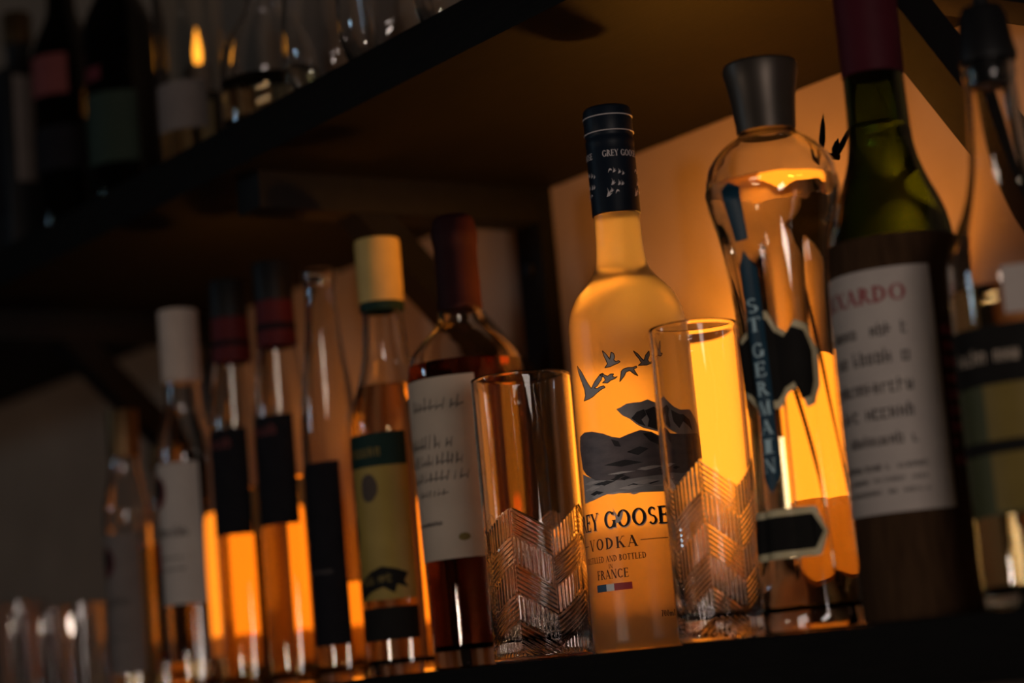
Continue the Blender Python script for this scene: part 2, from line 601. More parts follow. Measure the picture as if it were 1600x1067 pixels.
lantern('glowing amber lamp behind the patterned glass and frosted vodka bottle', -0.122, 0.222, 0.076, 0.210, LAMP_A, 3.6, 0.092)
lantern('dimmer glowing orange lamp behind the two dark-labelled red-necked bottles', -0.845, 0.205, 0.045, 0.182, LAMP_B, 0.6, 0.060)


# ------------------------------------------------------------------ frosted vodka bottle
def vodka_bottle(x, y):
    t = thing('vodka_bottle', 'tall frosted vodka bottle with navy cap and flying geese print', 'bottle', (x, y, 0))
    up = [(.0395, 0.0), (.0424, .0012), (.0438, .005), (.0440, .012), (.0437, .051), (.0432, .09), (.0427, .131), (.0422, .185), (.0417, .2259), (.0407, .233),
          (.0390, .2395), (.0350, .2483), (.0300, .2539), (.0247, .2594), (.0208, .2644), (.0182, .270), (.0170, .2792), (.0165, .290), (.0163, .306), (.0163, .340), (.0150, .352)]
    up = chaikin(up, 2)
    rf = lambda z, a=0: interp(up, z)
    obj('glass_body', lathe_bm([(0, 0)] + up + [(0, .352)], 96), FROST, t, 60)
    cap = [(0.0166, .306), (.0172, .3065), (.0173, .352), (.0170, .3545), (.0174, .3565), (.0174, .3600), (.0169, .3612), (.0169, .3628),
           (.0174, .3640), (.0175, .3795), (.0170, .3825), (.0155, .3840), (0, .3845)]
    cp = obj('cap', lathe_bm([(0, .306)] + cap, 80), NAVY, t, 30)
    crf = lambda z, a=0: 0.01745
    for z in (.3762, .3648):
        rg = lathe_bm([(.0175, z - .00035), (.0178, z - .0003), (.0178, z + .0003), (.0175, z + .00035)], 80)
        obj('silver_ring', rg, SILVER_PRINT, cp)
    for c in (-12, 108, -132):
        decal('lettering', text_polys('GREY GOOSE', .0046, .0174, a0=-46, a1=46, gap=.06, zb=.3455), SILVER_PRINT, crf, c, cp)
    # small flock around the cap
    w = [(0, 0), (.35, .55), (.25, 1.0), (.55, .45), (.8, .75), (.72, .3), (1.15, .42), (.6, .1)]
    d = [(0, 0), (.3, .55), (.6, .7), (.95, .6), (1.1, .3), (.75, .42), (.45, .35)]
    for c in (-112.5, -40.5, 31.5, 103.5):
        fl = []
        for (a, z, k, s) in ((-8, .3335, d, 9), (3, .3335, w, 8), (15, .3325, w, 8), (24, .3315, w, 7), (-3, .3245, w, 10), (12, .3240, w, 9), (20, .3240, w, 8),
                             (-16, .3165, w, 13), (-6, .3195, w, 8), (5, .3180, d, 9)):
            fl.append([(a + p[0] * s, z + p[1] * s * .00052) for p in k])
        decal('bird_print', fl, SILVER_PRINT, crf, c, cp)
    # print on the body, angles relative to -73 degrees
    C0 = -73
    birds = [
        [(9.1, 205.4), (12.5, 202.8), (15.9, 198.6), (17.8, 203.5), (20.2, 202.2), (20.9, 199.8), (19.6, 197.8), (21.7, 196.3), (24.0, 197.0), (25.6, 196.0), (23.3, 195.2), (19.8, 194.5), (16.1, 193.6), (10.1, 193.3), (13.3, 195.7), (12.2, 198.2), (10.4, 201.5)],
        [(38.5, 202.7), (42.4, 200.3), (45.8, 196.7), (47.6, 195.4), (49.5, 199.0), (53.2, 201.8), (53.3, 198.9), (51.1, 195.6), (52.6, 193.9), (55.3, 194.4), (54.3, 193.2), (49.8, 192.2), (41.8, 192.3), (44.9, 193.9), (43.1, 196.8), (40.6, 199.5)],
        [(23.4, 182.3), (24.6, 185.7), (25.6, 189.4), (27.8, 190.8), (32.1, 191.5), (36.2, 191.2), (40.1, 192.0), (40.3, 190.8), (37.2, 190.1), (40.7, 185.1), (37.3, 186.6), (33.5, 189.4), (30.0, 188.4), (28.0, 185.8)],
        [(3.7, 189.1), (7.4, 189.9), (9.1, 188.5), (12.2, 187.3), (15.5, 188.5), (18.4, 188.2), (17.0, 186.8), (19.2, 185.8), (21.6, 186.1), (19.4, 185.0), (14.9, 184.1), (11.6, 182.6), (6.4, 183.2), (9.5, 184.7), (8.8, 186.9)],
        [(-25.3, 198.8), (-18.3, 193.6), (-11.6, 185.8), (-6.8, 180.9), (-2.5, 184.8), (3.3, 188.5), (7.7, 189.5), (5.8, 185.7), (0.7, 181.9), (-3.1, 180.7), (0.4, 180.1), (4.2, 181.1), (7.7, 181.1), (8.8, 179.8), (4.9, 179.0), (0.7, 177.5), (-5.4, 175.1), (-11.1, 173.9), (-18.4, 173.5), (-15.8, 176.9), (-16.3, 181.4), (-20.8, 188.8), (-24.4, 194.9)]]
    for b in birds:
        q = [(a, z / 1000) for a, z in b]
        bo = decal('goose_print', [q], GREY_PRINT, rf, C0, t, .0003)
        # dark outline as thin strips
        st = []
        for (a0, z0), (a1, z1) in zip(q, q[1:] + q[:1]):
            dx, dz = (a1 - a0) * .00075, z1 - z0
            L_ = math.hypot(dx, dz) or 1
            nx, nz = -dz / L_ * .00026, dx / L_ * .00026
            st.append([(a0 - nx / .00075, z0 - nz), (a1 - nx / .00075, z1 - nz), (a1 + nx / .00075, z1 + nz), (a0 + nx / .00075, z0 + nz)])
        decal('outline', st, INK, rf, C0, bo, .0005)
    mm = lambda L_: [(a, z / 1000) for a, z in L_]
    capm = mm([(17.6, 164.0), (21.1, 164.6), (27.3, 166.8), (34.0, 167.2), (40.6, 167.1), (47.4, 168.6), (53.1, 166.5), (57.3, 165.1), (66.0, 161.8), (75.9, 159.9), (91.4, 160.8), (100.4, 156.2), (110, 150), (112, 141), (96.2, 141.5), (72.9, 142.1), (54.7, 146.0), (41.5, 149.1), (35.3, 152.0), (29.3, 156.4), (23.0, 159.1)])
    decal('mountain_peak_print', [capm], GREY_PRINT, rf, C0, t, .0003)
    rock = [mm(q) for q in (
        [(31.0, 156.6), (36.4, 160.6), (43.2, 162.0), (45, 158), (40, 155), (43.2, 150.3), (37.0, 152.4)],
        [(44, 161.2), (52.7, 163.4), (56.7, 160.8), (54, 156), (56, 149), (54.7, 147.2), (45, 150), (47, 155)],
        [(60, 160), (66, 158.5), (73.2, 156.8), (79, 157), (89.4, 153.2), (92.8, 146), (86, 149), (78, 152), (70.8, 147), (62, 152)])]
    decal('rock_print', rock, DARK_PRINT, rf, C0, t, .00045)
    band = mm([(-32.2, 149.9), (-22.1, 152.0), (-11.1, 151.4), (1.7, 148.8), (10.8, 145.7), (18.6, 144.1), (26.4, 145.9), (38.1, 148.1), (47.8, 146.3), (54.2, 143.5), (61.3, 143.3), (77.2, 143.1), (103.9, 144.5), (112, 142), (112, 126), (99.7, 122.1), (89.5, 119.6), (68.2, 115.9), (50.5, 116.6), (17.5, 115.2), (-11.6, 117.9), (-25.0, 122.9), (-31.8, 127.3), (-34.9, 141.4)])
    decal('foothills_print', [band], MAUVE_PRINT, rf, C0, t, .0004)
    dk = [mm(q) for q in ([(10, 144), (17, 142), (19, 138), (13, 139)], [(40, 145.5), (48, 146), (54, 142), (54, 137), (46, 140)], [(24, 134), (36, 137), (44, 135), (34, 131)], [(0, 127), (22, 129), (38, 126), (18, 124.5)])]
    decal('hill_shade_print', dk, DARK_PRINT, rf, C0, t, .00055)
    st1, st2 = [], []
    for k in range(26):
        a = random.uniform(-34, 70)
        z = random.uniform(.1045, .1225)
        w_ = random.uniform(9, 28)
        h_ = random.uniform(.0007, .0018)
        q = [(a, z), (a + w_ * .4, z - h_), (a + w_, z + h_ * .2), (a + w_ * .55, z + h_)]
        (st1 if k % 2 else st2).append(q)
    decal('lake_print', [mm([(-33, 124), (-11.6, 118.5), (17.5, 116), (50.5, 117), (89, 120), (86, 107), (55.5, 105.1), (19.7, 106.2), (3.9, 107.6), (-16.5, 104.5), (-33, 103.4)])], GREY_PRINT, rf, C0, t, .0003)
    decal('dark_ripple_print', st1, DARK_PRINT, rf, C0, t, .00045)
    decal('pale_ripple_print', st2, LIGHT_PRINT, rf, C0, t, .00055)
    CC = -75
    decal('name_lettering', text_polys('GREY GOOSE', .0118, .043, a0=-58, a1=58, gap=.05, zb=.0838), INK, rf, CC, t, .0004)
    decal('name_shadow', [[(a + .7, z - .0007) for a, z in q] for q in text_polys('GREY GOOSE', .0118, .043, a0=-58, a1=58, gap=.05, zb=.0838)], SILVER_PRINT, rf, CC, t, .00028)
    decal('small_goose_print', [[(7.5, .0975), (10.5, .0935), (12.5, .0905), (15, .0918), (17.5, .0955), (17.0, .0918), (15.5, .0888), (12, .0868), (9.2, .0872), (9.8, .0905)]], LIGHT_PRINT, rf, CC, t, .0006)
    decal('kind_lettering', text_polys('VODKA', .0078, .043, a0=-27, a1=28, gap=.22, zb=.0700), INK, rf, CC, t, .0004)
    for a0_, a1_ in ((31, 56), (-56, -30)):
        decal('rule_print', [rect(a0_, a1_, .0737, .0742)], INK, rf, CC, t, .0004)
    decal('origin_lettering', text_polys('DISTILLED AND BOTTLED', .0042, .043, a0=-35, a1=35, gap=.08, zb=.0615), INK, rf, CC, t, .0004)
    decal('origin_lettering', text_polys('IN', .0028, .043, a0=-2.2, a1=2.2, zb=.0570), INK, rf, CC, t, .0004)
    decal('origin_lettering', text_polys('FRANCE', .0062, .043, a0=-18, a1=17.5, gap=.08, zb=.0500), INK, rf, CC, t, .0004)
    decal('flag_stripe', [rect(-20, -7, .0418, .0466)], BLUE_INK, rf, CC, t, .0004)
    decal('flag_stripe', [rect(-7, 2, .0418, .0466)], WHITE_INK, rf, CC, t, .0004)
    decal('flag_stripe', [rect(2, 20, .0418, .0466)], RED_INK, rf, CC, t, .0004)
    decal('volume_lettering', text_polys('700ml', .0042, .043, a0=43, a1=55.5, gap=.05, zb=.0215), INK, rf, CC, t, .0004)
    return t


vodka_bottle(-0.0565, 0.085)


# ------------------------------------------------------------------ cut-pattern tumblers
def tumbler(label, x, y, rad, h, peak_deg, peak_z):
    t = thing('highball_glass', label, 'glass', (x, y, 0), 'patterned highball glasses on the lower shelf')
    N = 420
    zs = [0.0, 0.0006, 0.002, 0.0035]
    z = 0.0042
    while z < peak_z + 0.004:
        zs.append(z)
        z += 0.00062
    k = 1
    while z < h - 0.003:
        zs.append(z)
        z += 0.004
    zs += [h - 0.003, h - 0.0012, h - 0.0004]
    amp, bandh, pitch = 0.0185, 0.0200, 0.0030
    P = math.pi / 4

    def ribs(z, a):
        u = (a - R(peak_deg)) / P
        p = math.floor(u)
        f = u - p
        if p % 2:
            f = 1 - f          # climbing panel
        top = peak_z - amp * f
        d = top - z
        if d < 0:
            return 0.0
        edge = min(1.0, d / 0.0012) * min(1.0, max(0.0, (z - 0.004) / 0.003))
        g = min(u - p, 1 - (u - p)) * P * rad
        edge *= min(1.0, g / 0.0007)
        b = int(d // bandh)
        db = d - b * bandh
        edge *= min(1.0, db / 0.0009, (bandh - db) / 0.0009)
        if (b + p) % 2 == 0:
            ph = d / (pitch * 1.12)
        else:
            ph = (u - p) * P * rad / pitch
        return edge * (0.5 - 0.5 * math.cos(2 * math.pi * ph))

    bm = bmesh.new()
    rings = []
    for z in zs:
        base_r = rad * (0.985 + 0.015 * z / h)
        if z < 0.003:
            base_r -= 0.0028 * (1 - z / 0.003) ** 2
        if z > h - 0.002:
            base_r -= 0.0005 * ((z - h + 0.002) / 0.002) ** 2
        rings.append([bm.verts.new(((base_r - 0.00085 * ribs(z, 2 * math.pi * i / N)) * math.cos(2 * math.pi * i / N),
                                    (base_r - 0.00085 * ribs(z, 2 * math.pi * i / N)) * math.sin(2 * math.pi * i / N), z)) for i in range(N)])
    bi = 0.014
    for z, dr in ((h, .0011), (h - .0006, .0019), (h - .003, .0022), (h * .75, .0023), (h * .5, .0025), (h * .25, .0029), (bi + .006, .0034), (bi + .002, .0050), (bi + .0004, .0085)):
        r = rad * (0.985 + 0.015 * z / h) - dr
        rings.append([bm.verts.new((r * math.cos(2 * math.pi * i / N), r * math.sin(2 * math.pi * i / N), z)) for i in range(N)])
    for A, Bq in zip(rings, rings[1:]):
        for i in range(N):
            j = (i + 1) % N
            bm.faces.new((A[i], A[j], Bq[j], Bq[i]))
    c0 = bm.verts.new((0, 0, 0.0))
    c1 = bm.verts.new((0, 0, bi))
    for i in range(N):
        j = (i + 1) % N
        bm.faces.new((c0, rings[0][j], rings[0][i]))
        bm.faces.new((c1, rings[-1][i], rings[-1][j]))
    obj('glass_wall', bm, CLEAR, t, 70)
    return t


tumbler('empty chevron-cut highball glass in front of the maroon-topped bottle', -0.135, 0.045, 0.0362, 0.203, -60, 0.1085)
tumbler('empty chevron-cut highball glass between vodka bottle and tall fluted liqueur bottle', 0.064, 0.045, 0.0292, 0.204, -48, 0.1150)


# ------------------------------------------------------------------ fluted elderflower bottle
def fluted_bottle(x, y):
    t = thing('liqueur_bottle', 'fluted clear liqueur bottle with flared pewter cap and blue vertical stripe', 'bottle', (x, y, 0))
    up = [(.0300, 0), (.0326, .0015), (.0334, .006), (.0330, .014), (.0317, .05), (.0305, .085), (.0298, .112), (.0292, .135), (.0305, .175), (.0318, .2095), (.0345, .2354),
          (.0384, .2554), (.0409, .2643), (.0414, .2725), (.0406, .2844), (.0390, .291), (.0351, .2967), (.0287, .3033), (.0212, .3082), (.0178, .3105), (.0172, .316)]
    up = chaikin(up, 2)
    CF = -80

    def flute(r, z, a):
        k = max(0.0, min(1.0, (z - .016) / .02)) * max(0.0, min(1.0, (.262 - z) / .03))
        s = abs(math.cos(4 * (a - R(CF))))           # eight raised pillars
        top = max(0.0, 1 - abs(z - .274) / .012)
        return r * (1 - 0.115 * k * (1 - s ** 0.8) ** 1.2) + 0.0012 * top * max(0, math.cos(8 * (a - R(CF))))

    rf = lambda z, a=0: flute(interp(up, z), z, a)
    bottle_glass(t, up, CLEAR, 144, .0034, .013, .279, ELDER, flute)
    cap = [(0, .312), (.0184, .312), (.0188, .3157), (.0196, .325), (.0205, .3343), (.0222, .3440), (.0236, .3505), (.0236, .3545), (.0225, .3562), (.0190, .3566), (0, .3558)]
    obj('cap', lathe_bm(cap, 72), PEWTER, t, 30)
    lift = .0006
    upper = [(-8, .240), (8, .240), (10, .272), (0, .276), (-10, .272)]
    decal('blue_stripe', [upper], STRIPE_BLUE, rf, CF, t, lift, 2)
    long_ = [(-12, .094), (0, .084), (12, .094), (12, .222), (0, .234), (-12, .222)]
    ls = decal('blue_stripe', [long_], STRIPE_BLUE, rf, CF, t, lift, 2)
    s = 'ST GERMAIN'
    z = .204
    for c in s:
        if c != ' ':
            w, ps = glyph(c)
            hh, ww = .0088, 17.0
            decal('lettering', [[((p[0] / w - .5) * ww, z + (p[1] - 1) * hh) for p in q] for q in ps], PALE_BLUE, rf, CF, ls, lift + .0003, 3)
        z -= .0118 if c != ' ' else .004
    shield = [(-56, .150), (-50, .141), (-40, .139), (-34, .150), (-24, .147), (-15, .140), (15, .140), (24, .147), (34, .150), (40, .139), (50, .141), (56, .150), (57, .168), (48, .181), (36, .184), (28, .178), (18, .182), (12, .190), (-12, .190), (-18, .182), (-28, .178), (-36, .184), (-48, .181), (-57, .168)]
    shield = [(a * 1.17, z_) for a, z_ in shield]
    edge = [(a * 1.11, .1645 + (z_ - .1645) * 1.20) for a, z_ in shield]
    decal('label_edge', [edge], GOLD, rf, CF, t, lift * .4, 3)
    decal('front_label', [shield], LABEL_BLACK, rf, CF, t, lift * .4 + .0003, 3)
    arrow = [(-44, .049), (44, .049), (55, .059), (44, .070), (-44, .070), (-55, .059)]
    decal('label_edge', [[(a * 1.11, .0595 + (z_ - .0595) * 1.42) for a, z_ in arrow]], GOLD, rf, CF, t, lift * .4, 3)
    decal('lower_label', [arrow], LABEL_BLACK, rf, CF, t, lift * .4 + .0003, 3)
    return t


fluted_bottle(0.1485, 0.05)


# ------------------------------------------------------------------ green bottle in straw
def straw_bottle(x, y):
    t = thing('liqueur_bottle', 'green glass bottle with dark red capsule and straw-wrapped labelled body', 'bottle', (x, y, 0))
    up = [(.0340, 0), (.0372, .002), (.0382, .008), (.0384, .10), (.0380, .177), (.0372, .216), (.0362, .2294), (.0330, .2442), (.0246, .2627), (.0196, .2800), (.0186, .2947), (.0180, .3257), (.0178, .372), (.0180, .384), (.0160, .388)]
    up = chaikin(up, 2)
    bottle_glass(t, up, GREEN, 72, .003, .008, .296, WATER)
    cap = [(.0183, .3265), (.0188, .327), (.0192, .372), (.0190, .386), (.0180, .3905), (0, .3915)]
    obj('capsule', lathe_bm([(0, .3265)] + cap, 64), CAPSULE_RED, t, 30)
    wrap = [(.0386, .001), (.0398, .004), (.0402, .10), (.0398, .178), (.0390, .212), (.0378, .2235), (.0372, .2220)]
    wv = lambda r, z, a: r + 0.00035 * math.cos(90 * a) * math.cos(z * 900)
    wu = []
    for (r0, z0), (r1, z1) in zip(wrap[:-2], wrap[1:-1]):
        n = max(1, int((z1 - z0) / .0035))
        wu += [(r0 + (r1 - r0) * i / n, z0 + (z1 - z0) * i / n) for i in range(n)]
    wu += wrap[-2:]
    obj('straw_wrap', lathe_bm(wu, 180, wv), STRAW, t, 60)
    rf = lambda z, a=0: interp(wrap[:-1], z) + .0004
    CF = -84
    decal('label', [rect(-72, 68, .062, .2035)], PAPER, rf, CF, t, .0003)
    decal('name_lettering', text_polys('LUXARDO', .0098, .040, a0=-47, a1=46, gap=.08, zb=.1835), RED_PRINT, rf, CF, t, .0006)
    rows = []
    for z, h in ((.164, .0075), (.148, .0085), (.131, .0080), (.116, .0085), (.101, .0070), (.087, .0040), (.0800, .0030), (.073, .0030)):
        rows += scribble(-58, 50, z, h, .040, .8)
    decal('small_print', rows, SOFT_INK, rf, CF, t, .0006)
    decal('side_print', [q for k in range(9) for q in scribble(72, 92, .086 + k * .0095, .0065, .040, .85)], RED_PRINT, rf, CF, t, .0006)
    return t


straw_bottle(0.232, 0.065)


# ------------------------------------------------------------------ bottle with pourer at the right edge
def pourer_bottle(x, y):
    t = thing('spirit_bottle', 'clear bottle with black pourer and olive label at the right edge', 'bottle', (x, y, 0))
    up = [(.0320, 0), (.0354, .002), (.0366, .008), (.0368, .12), (.0362, .186), (.0340, .198), (.0300, .2065), (.0225, .2225), (.0172, .2445), (.0148, .2738), (.0140, .294), (.0150, .296), (.0150, .303), (.0135, .304)]
    up = chaikin(up, 2)
    bottle_glass(t, up, CLEAR_WARM, 72, .0026, .010, .175, AMBER)
    p = [(0, .290), (.0112, .290), (.0115, .303), (.0160, .304), (.0166, .308), (.0150, .316), (.0135, .330), (.0110, .336), (0, .337)]
    pr = obj('pourer', lathe_bm(p, 48), BLACK_PLASTIC, t, 30)
    obj('spout', lathe_bm([(0, .334), (.0045, .334), (.0040, .372), (.0032, .372), (0, .371)], 24), BLACK_PLASTIC, pr, 30)
    rf = lambda z, a=0: interp(up, z)
    CF = -76
    lb = decal('label', [rect(-75, 75, .050, .150)], OLIVE, rf, CF, t, .0003)
    decal('label_panel', [rect(-10, 75, .052, .120)], OCHRE, rf, CF, lb, .0005)
    decal('dark_band', [rect(-76, 76, .120, .152)], LABEL_BLACK, rf, CF, t, .0006)
    decal('band_print', scribble(-40, 55, .132, .008, .037, .8), PAPER_DIM, rf, CF, t, .0009)
    decal('dark_band', [rect(-76, 76, .083, .090)], LABEL_BLACK, rf, CF, t, .0006)
    decal('neck_label', [rect(18, 60, .157, .183)], PAPER, rf, CF, t, .0003)
    return t


pourer_bottle(0.338, 0.05)


# ------------------------------------------------------------------ dark brown bottle with wax top
def wax_bottle(x, y):
    t = thing('whisky_bottle', 'broad-shouldered dark brown spirit bottle with maroon wax top and cream label', 'bottle', (x, y, 0))
    up = [(.0370, 0), (.0405, .002), (.0416, .008), (.0424, .04), (.0442, .119), (.0458, .2189), (.0455, .2315), (.0428, .241), (.0345, .2511), (.0244, .2607), (.0190, .2668), (.0170, .276), (.0163, .30), (.0160, .335), (.0150, .343)]
    up = chaikin(up, 2)
    bottle_glass(t, up, CLEAR_WARM, 80, .0032, .016, .234, BROWN)
    w = [(0, .276), (.0172, .276), (.0180, .279), (.0174, .283), (.0172, .3044), (.0170, .326), (.0180, .331), (.0184, .336), (.0180, .3395), (.0173, .3435), (.0160, .3495), (.0125, .3525), (0, .353)]
    wob = lambda r, z, a: r * (1 + .012 * math.sin(5 * a + z * 200) + (.03 * math.sin(4 * a) if z < .28 else 0))
    obj('wax_seal', lathe_bm(chaikin(w, 1), 64, wob), WAX, t, 50)
    rf = lambda z, a=0: interp(up, z)
    CF = -82
    decal('label', [rect(-62, 56, .083, .221)], PAPER_DIM, rf, CF, t, .0003)
    pr = []
    # loose handwriting: slanted strokes and loops
    for z, h, a0, a1 in ((.196, .011, -18, 40), (.167, .012, -48, 30), (.154, .010, -40, 40), (.142, .009, -46, 44), (.131, .007, -20, 20)):
        a = a0
        while a < a1:
            s_ = random.uniform(4, 8)
            pr.append([(a, z), (a + 1.1, z), (a + 1.1 + s_ * .35, z + h * random.uniform(.5, 1)), (a + s_ * .35, z + h * random.uniform(.5, 1))])
            if random.random() < .6:
                pr.append([(a + 1, z + h * .1), (a + s_, z + h * .25), (a + s_, z + h * .36), (a + 1, z + h * .2)])
            a += s_
    decal('handwriting', pr, SOFT_INK, rf, CF, t, .0006)
    decal('small_print', scribble(-40, 12, .109, .0035, .044, .85), SOFT_INK, rf, CF, t, .0006)
    decal('gold_stamp', [blob(34, .0985, 6, .003)], OCHRE, rf, CF, t, .0006)
    return t


wax_bottle(-0.265, 0.085)


# ------------------------------------------------------------------ bottle with pale yellow cap
def yellow_bottle(x, y):
    t = thing('rum_bottle', 'clear bottle with pale yellow cap, green collar and mustard label', 'bottle', (x, y, 0))
    up = [(.0295, 0), (.0325, .002), (.0335, .008), (.0338, .133), (.0338, .1984), (.0328, .210), (.0300, .222), (.0250, .2387), (.0202, .2579), (.0188, .268), (.0172, .290), (.0165, .300), (.0160, .318)]
    up = chaikin(up, 2)
    bottle_glass(t, up, CLEAR, 72, .0028, .012, .236, RUM)
    cp = obj('cap', lathe_bm([(0, .306), (.0186, .306), (.0189, .308), (.0190, .3560), (.0184, .3590), (.0168, .3598), (0, .3598)], 64), YELLOW_CAP, t, 30)
    obj('collar', lathe_bm([(.0168, .2985), (.0184, .2990), (.0184, .3075), (.0168, .3080), (.0168, .2985)], 64), GREEN_BAND, t, 30)
    rf = lambda z, a=0: interp(up, z)
    CF = -80
    decal('label', [rect(-70, 66, .062, .196)], YELLOW_PAPER, rf, CF, t, .0003)
    decal('label_band', [rect(-70, 66, .169, .196)], GREEN_BAND, rf, CF, t, .0006)
    decal('band_print', scribble(-48, 40, .177, .010, .0338, .85), OCHRE, rf, CF, t, .0009)
    decal('fruit_print', [blob(8, .1520, 14, .0120, wob=.06), blob(-38, .1540, 9, .0110, wob=.06), blob(-36, .1170, 12, .0135, wob=.05)], FRUIT, rf, CF, t, .0006)
    rb = [(-46, .068), (-36, .073), (-20, .079), (0, .085), (20, .0885), (40, .086), (56, .082), (50, .076), (55, .070), (40, .0735), (36, .0665), (20, .072), (0, .0690), (-20, .0640), (-40, .060)]
    rbn = decal('ribbon_print', [rb], LABEL_BLACK, rf, CF, t, .0006)
    decal('lettering', [[(a, z + .0055 * math.sin(R((a + 30) * 1.6)) * .6) for a, z in q] for q in scribble(-30, 36, .0725, .007, .0338, .9)], OCHRE, rf, CF, rbn, .0009)
    decal('foot_label', [rect(-66, 66, .030, .056)], LABEL_BLACK, rf, CF, t, .0003)
    return t


yellow_bottle(-0.388, 0.09)


# ------------------------------------------------------------------ long-necked clear bottle, dark label
def longneck(x, y):
    t = thing('spirit_bottle', 'open long-necked clear bottle with a plain black label', 'bottle', (x, y, 0))
    up = [(.0215, 0), (.0240, .002), (.0248, .008), (.0248, .1993), (.0238, .2269), (.0210, .2546), (.0180, .2768), (.0148, .3048), (.0136, .3272), (.0134, .340), (.0150, .342), (.0152, .353), (.0140, .3545)]
    up = chaikin(up, 2)
    bottle_glass(t, up, CLEAR_WARM, 64, .0026, .010, .085, AMBER)
    rf = lambda z, a=0: interp(up, z)
    decal('label', [rect(-82, 62, .032, .186)], LABEL_NAVY, rf, -80, t, .0003)
    decal('small_print', scribble(-40, 40, .092, .004, .025, .9), SOFT_INK, rf, -80, t, .0006)
    return t


longneck(-0.487, 0.09)


# ------------------------------------------------------------------ two alike bottles with red neck foil
def red_neck():
    t = thing('amber_rum_bottle', 'x', 'bottle', (0, 0, 0), 'dark-labelled bottles with red neck foil')
    up = [(.0215, 0), (.0240, .002), (.0248, .008), (.0249, .2300), (.0246, .2448), (.0222, .2640), (.0196, .2850), (.0176, .300), (.0160, .318), (.0150, .350)]
    up = chaikin(up, 2)
    bottle_glass(t, up, CLEAR_WARM, 64, .0026, .009, .185, AMBER)
    obj('cap', lathe_bm([(0, .342), (.0172, .342), (.0174, .344), (.0174, .374), (.0165, .377), (0, .3775)], 48), BLACK_PLASTIC, t, 30)
    f = obj('neck_foil', lathe_bm([(.0160, .3005), (.0182, .3010), (.0176, .318), (.0172, .3415), (.0155, .3418), (.0155, .3005)], 48), RED_FOIL, t, 30)
    rfn = lambda z, a=0: interp([(.0182, .3010), (.0176, .318), (.0172, .3415)], z)
    decal('foil_band', [rect(-179, 179, .315, .3205)], LABEL_NAVY, rfn, -60, f, .0003)
    rf = lambda z, a=0: interp(up, z)
    decal('label', [rect(-84, 70, .142, .238)], LABEL_NAVY, rf, -78, t, .0003)
    decal('label_print', scribble(-45, 45, .221, .010, .025, .9), PINK_PAPER, rf, -78, t, .0006)
    return t


def copy_tree(src, loc, label):
    r = src.copy()
    COL.objects.link(r)
    r.location = loc
    r['label'] = label
    for ch in list(src.children):
        c = ch.copy()
        COL.objects.link(c)
        c.parent = r
        for g in ch.children:
            d = g.copy()
            COL.objects.link(d)
            d.parent = c
    return r


rn = red_neck()
rn.location = (-0.569, 0.09, 0)
rn['label'] = 'amber rum bottle with red neck foil beside the open long-necked bottle'
copy_tree(rn, (-0.655, 0.09, 0), 'amber rum bottle with red neck foil beside the white-capped bottle')


# ------------------------------------------------------------------ white-capped bottle and its short neighbour
def emblem_bottle(label, x, y, up, cap, capm, fill, lz0, lz1, lm, CF, liq):
    t = thing('spirit_bottle', label, 'bottle', (x, y, 0))
    up = chaikin(up, 2)
    bottle_glass(t, up, CLEAR, 64, .0026, .012, fill, liq)
    obj('cap', lathe_bm(cap, 48), capm, t, 30)
    rf = lambda z, a=0: interp(up, z)
    r = interp(up, lz0)
    decal('label', [rect(-74, 66, lz0, lz1)], lm, rf, CF, t, .0003)
    H = lz1 - lz0
    em = decal('emblem_print', [blob(-26, lz1 - H * .20, math.degrees(.012 / r), .0155, 24)], PINK_PAPER if lm is PAPER else RED_FOIL, rf, CF, t, .0006)
    decal('emblem_centre', [blob(-27, lz1 - H * .18, math.degrees(.008 / r), .0105, 24)], LABEL_NAVY, rf, CF, em, .0009)
    decal('name_print', scribble(-30, 44, lz1 - H * .52, .010, r, 1.0), SOFT_INK, rf, CF, t, .0006)
    decal('small_print', scribble(-40, 40, lz1 - H * .68, .003, r, .8) + scribble(-36, 36, lz1 - H * .76, .003, r, .8), SOFT_INK, rf, CF, t, .0006)
    return t


emblem_bottle('clear bottle with tall off-white cap and cream emblem label', -0.72, 0.07,
              [(.0245, 0), (.0272, .002), (.0282, .008), (.0285, .2195), (.0264, .2375), (.0205, .2560), (.0172, .2677), (.0160, .2919), (.0155, .305)],
              [(0, .293), (.0176, .293), (.0184, .295), (.0186, .359), (.0180, .3615), (0, .362)], WHITE_CAP, .035, .086, .216, PAPER, -72, RUM)
emblem_bottle('short clear bottle with brown cap and dim emblem label at the left', -0.855, 0.07,
              [(.0205, 0), (.0230, .002), (.0236, .008), (.0236, .1850), (.0222, .1960), (.0170, .2180), (.0150, .2300), (.0142, .245)],
              [(0, .240), (.0152, .240), (.0156, .242), (.0156, .283), (.0150, .287), (0, .2875)], BRASS_DARK, .15, .030, .165, SHADED_PAPER, -68, AMBER)


# ------------------------------------------------------------------ far left: a dark bottle and small tumblers
def plain_tumbler(label, x, y, r, h, z0=0.0, group=None):
    t = thing('small_tumbler', label, 'glass', (x, y, z0), group)
    p = [(0, 0), (r * .90, 0), (r * .94, .003), (r, h), (r - .0016, h + .0004), (r * .93 - .0016, .014), (r * .86, .0105), (0, .010)]
    fl = lambda q, z, a: q * (1 + (.018 * math.cos(12 * a) if z < h * .6 and q > r * .9 else 0))
    obj('glass_wall', lathe_bm(p, 72, fl), CLEAR, t, 45)
    return t


G_T = 'small tumblers at the left end of the lower shelf'
plain_tumbler('small clear tumbler, nearer the dim short bottle at lower left', -0.945, 0.055, .030, .105, group=G_T)
plain_tumbler('small clear tumbler, middle of the three at lower left', -1.025, 0.055, .030, .105, group=G_T)
plain_tumbler('small clear tumbler at the extreme lower left edge', -1.105, 0.055, .030, .120, group=G_T)

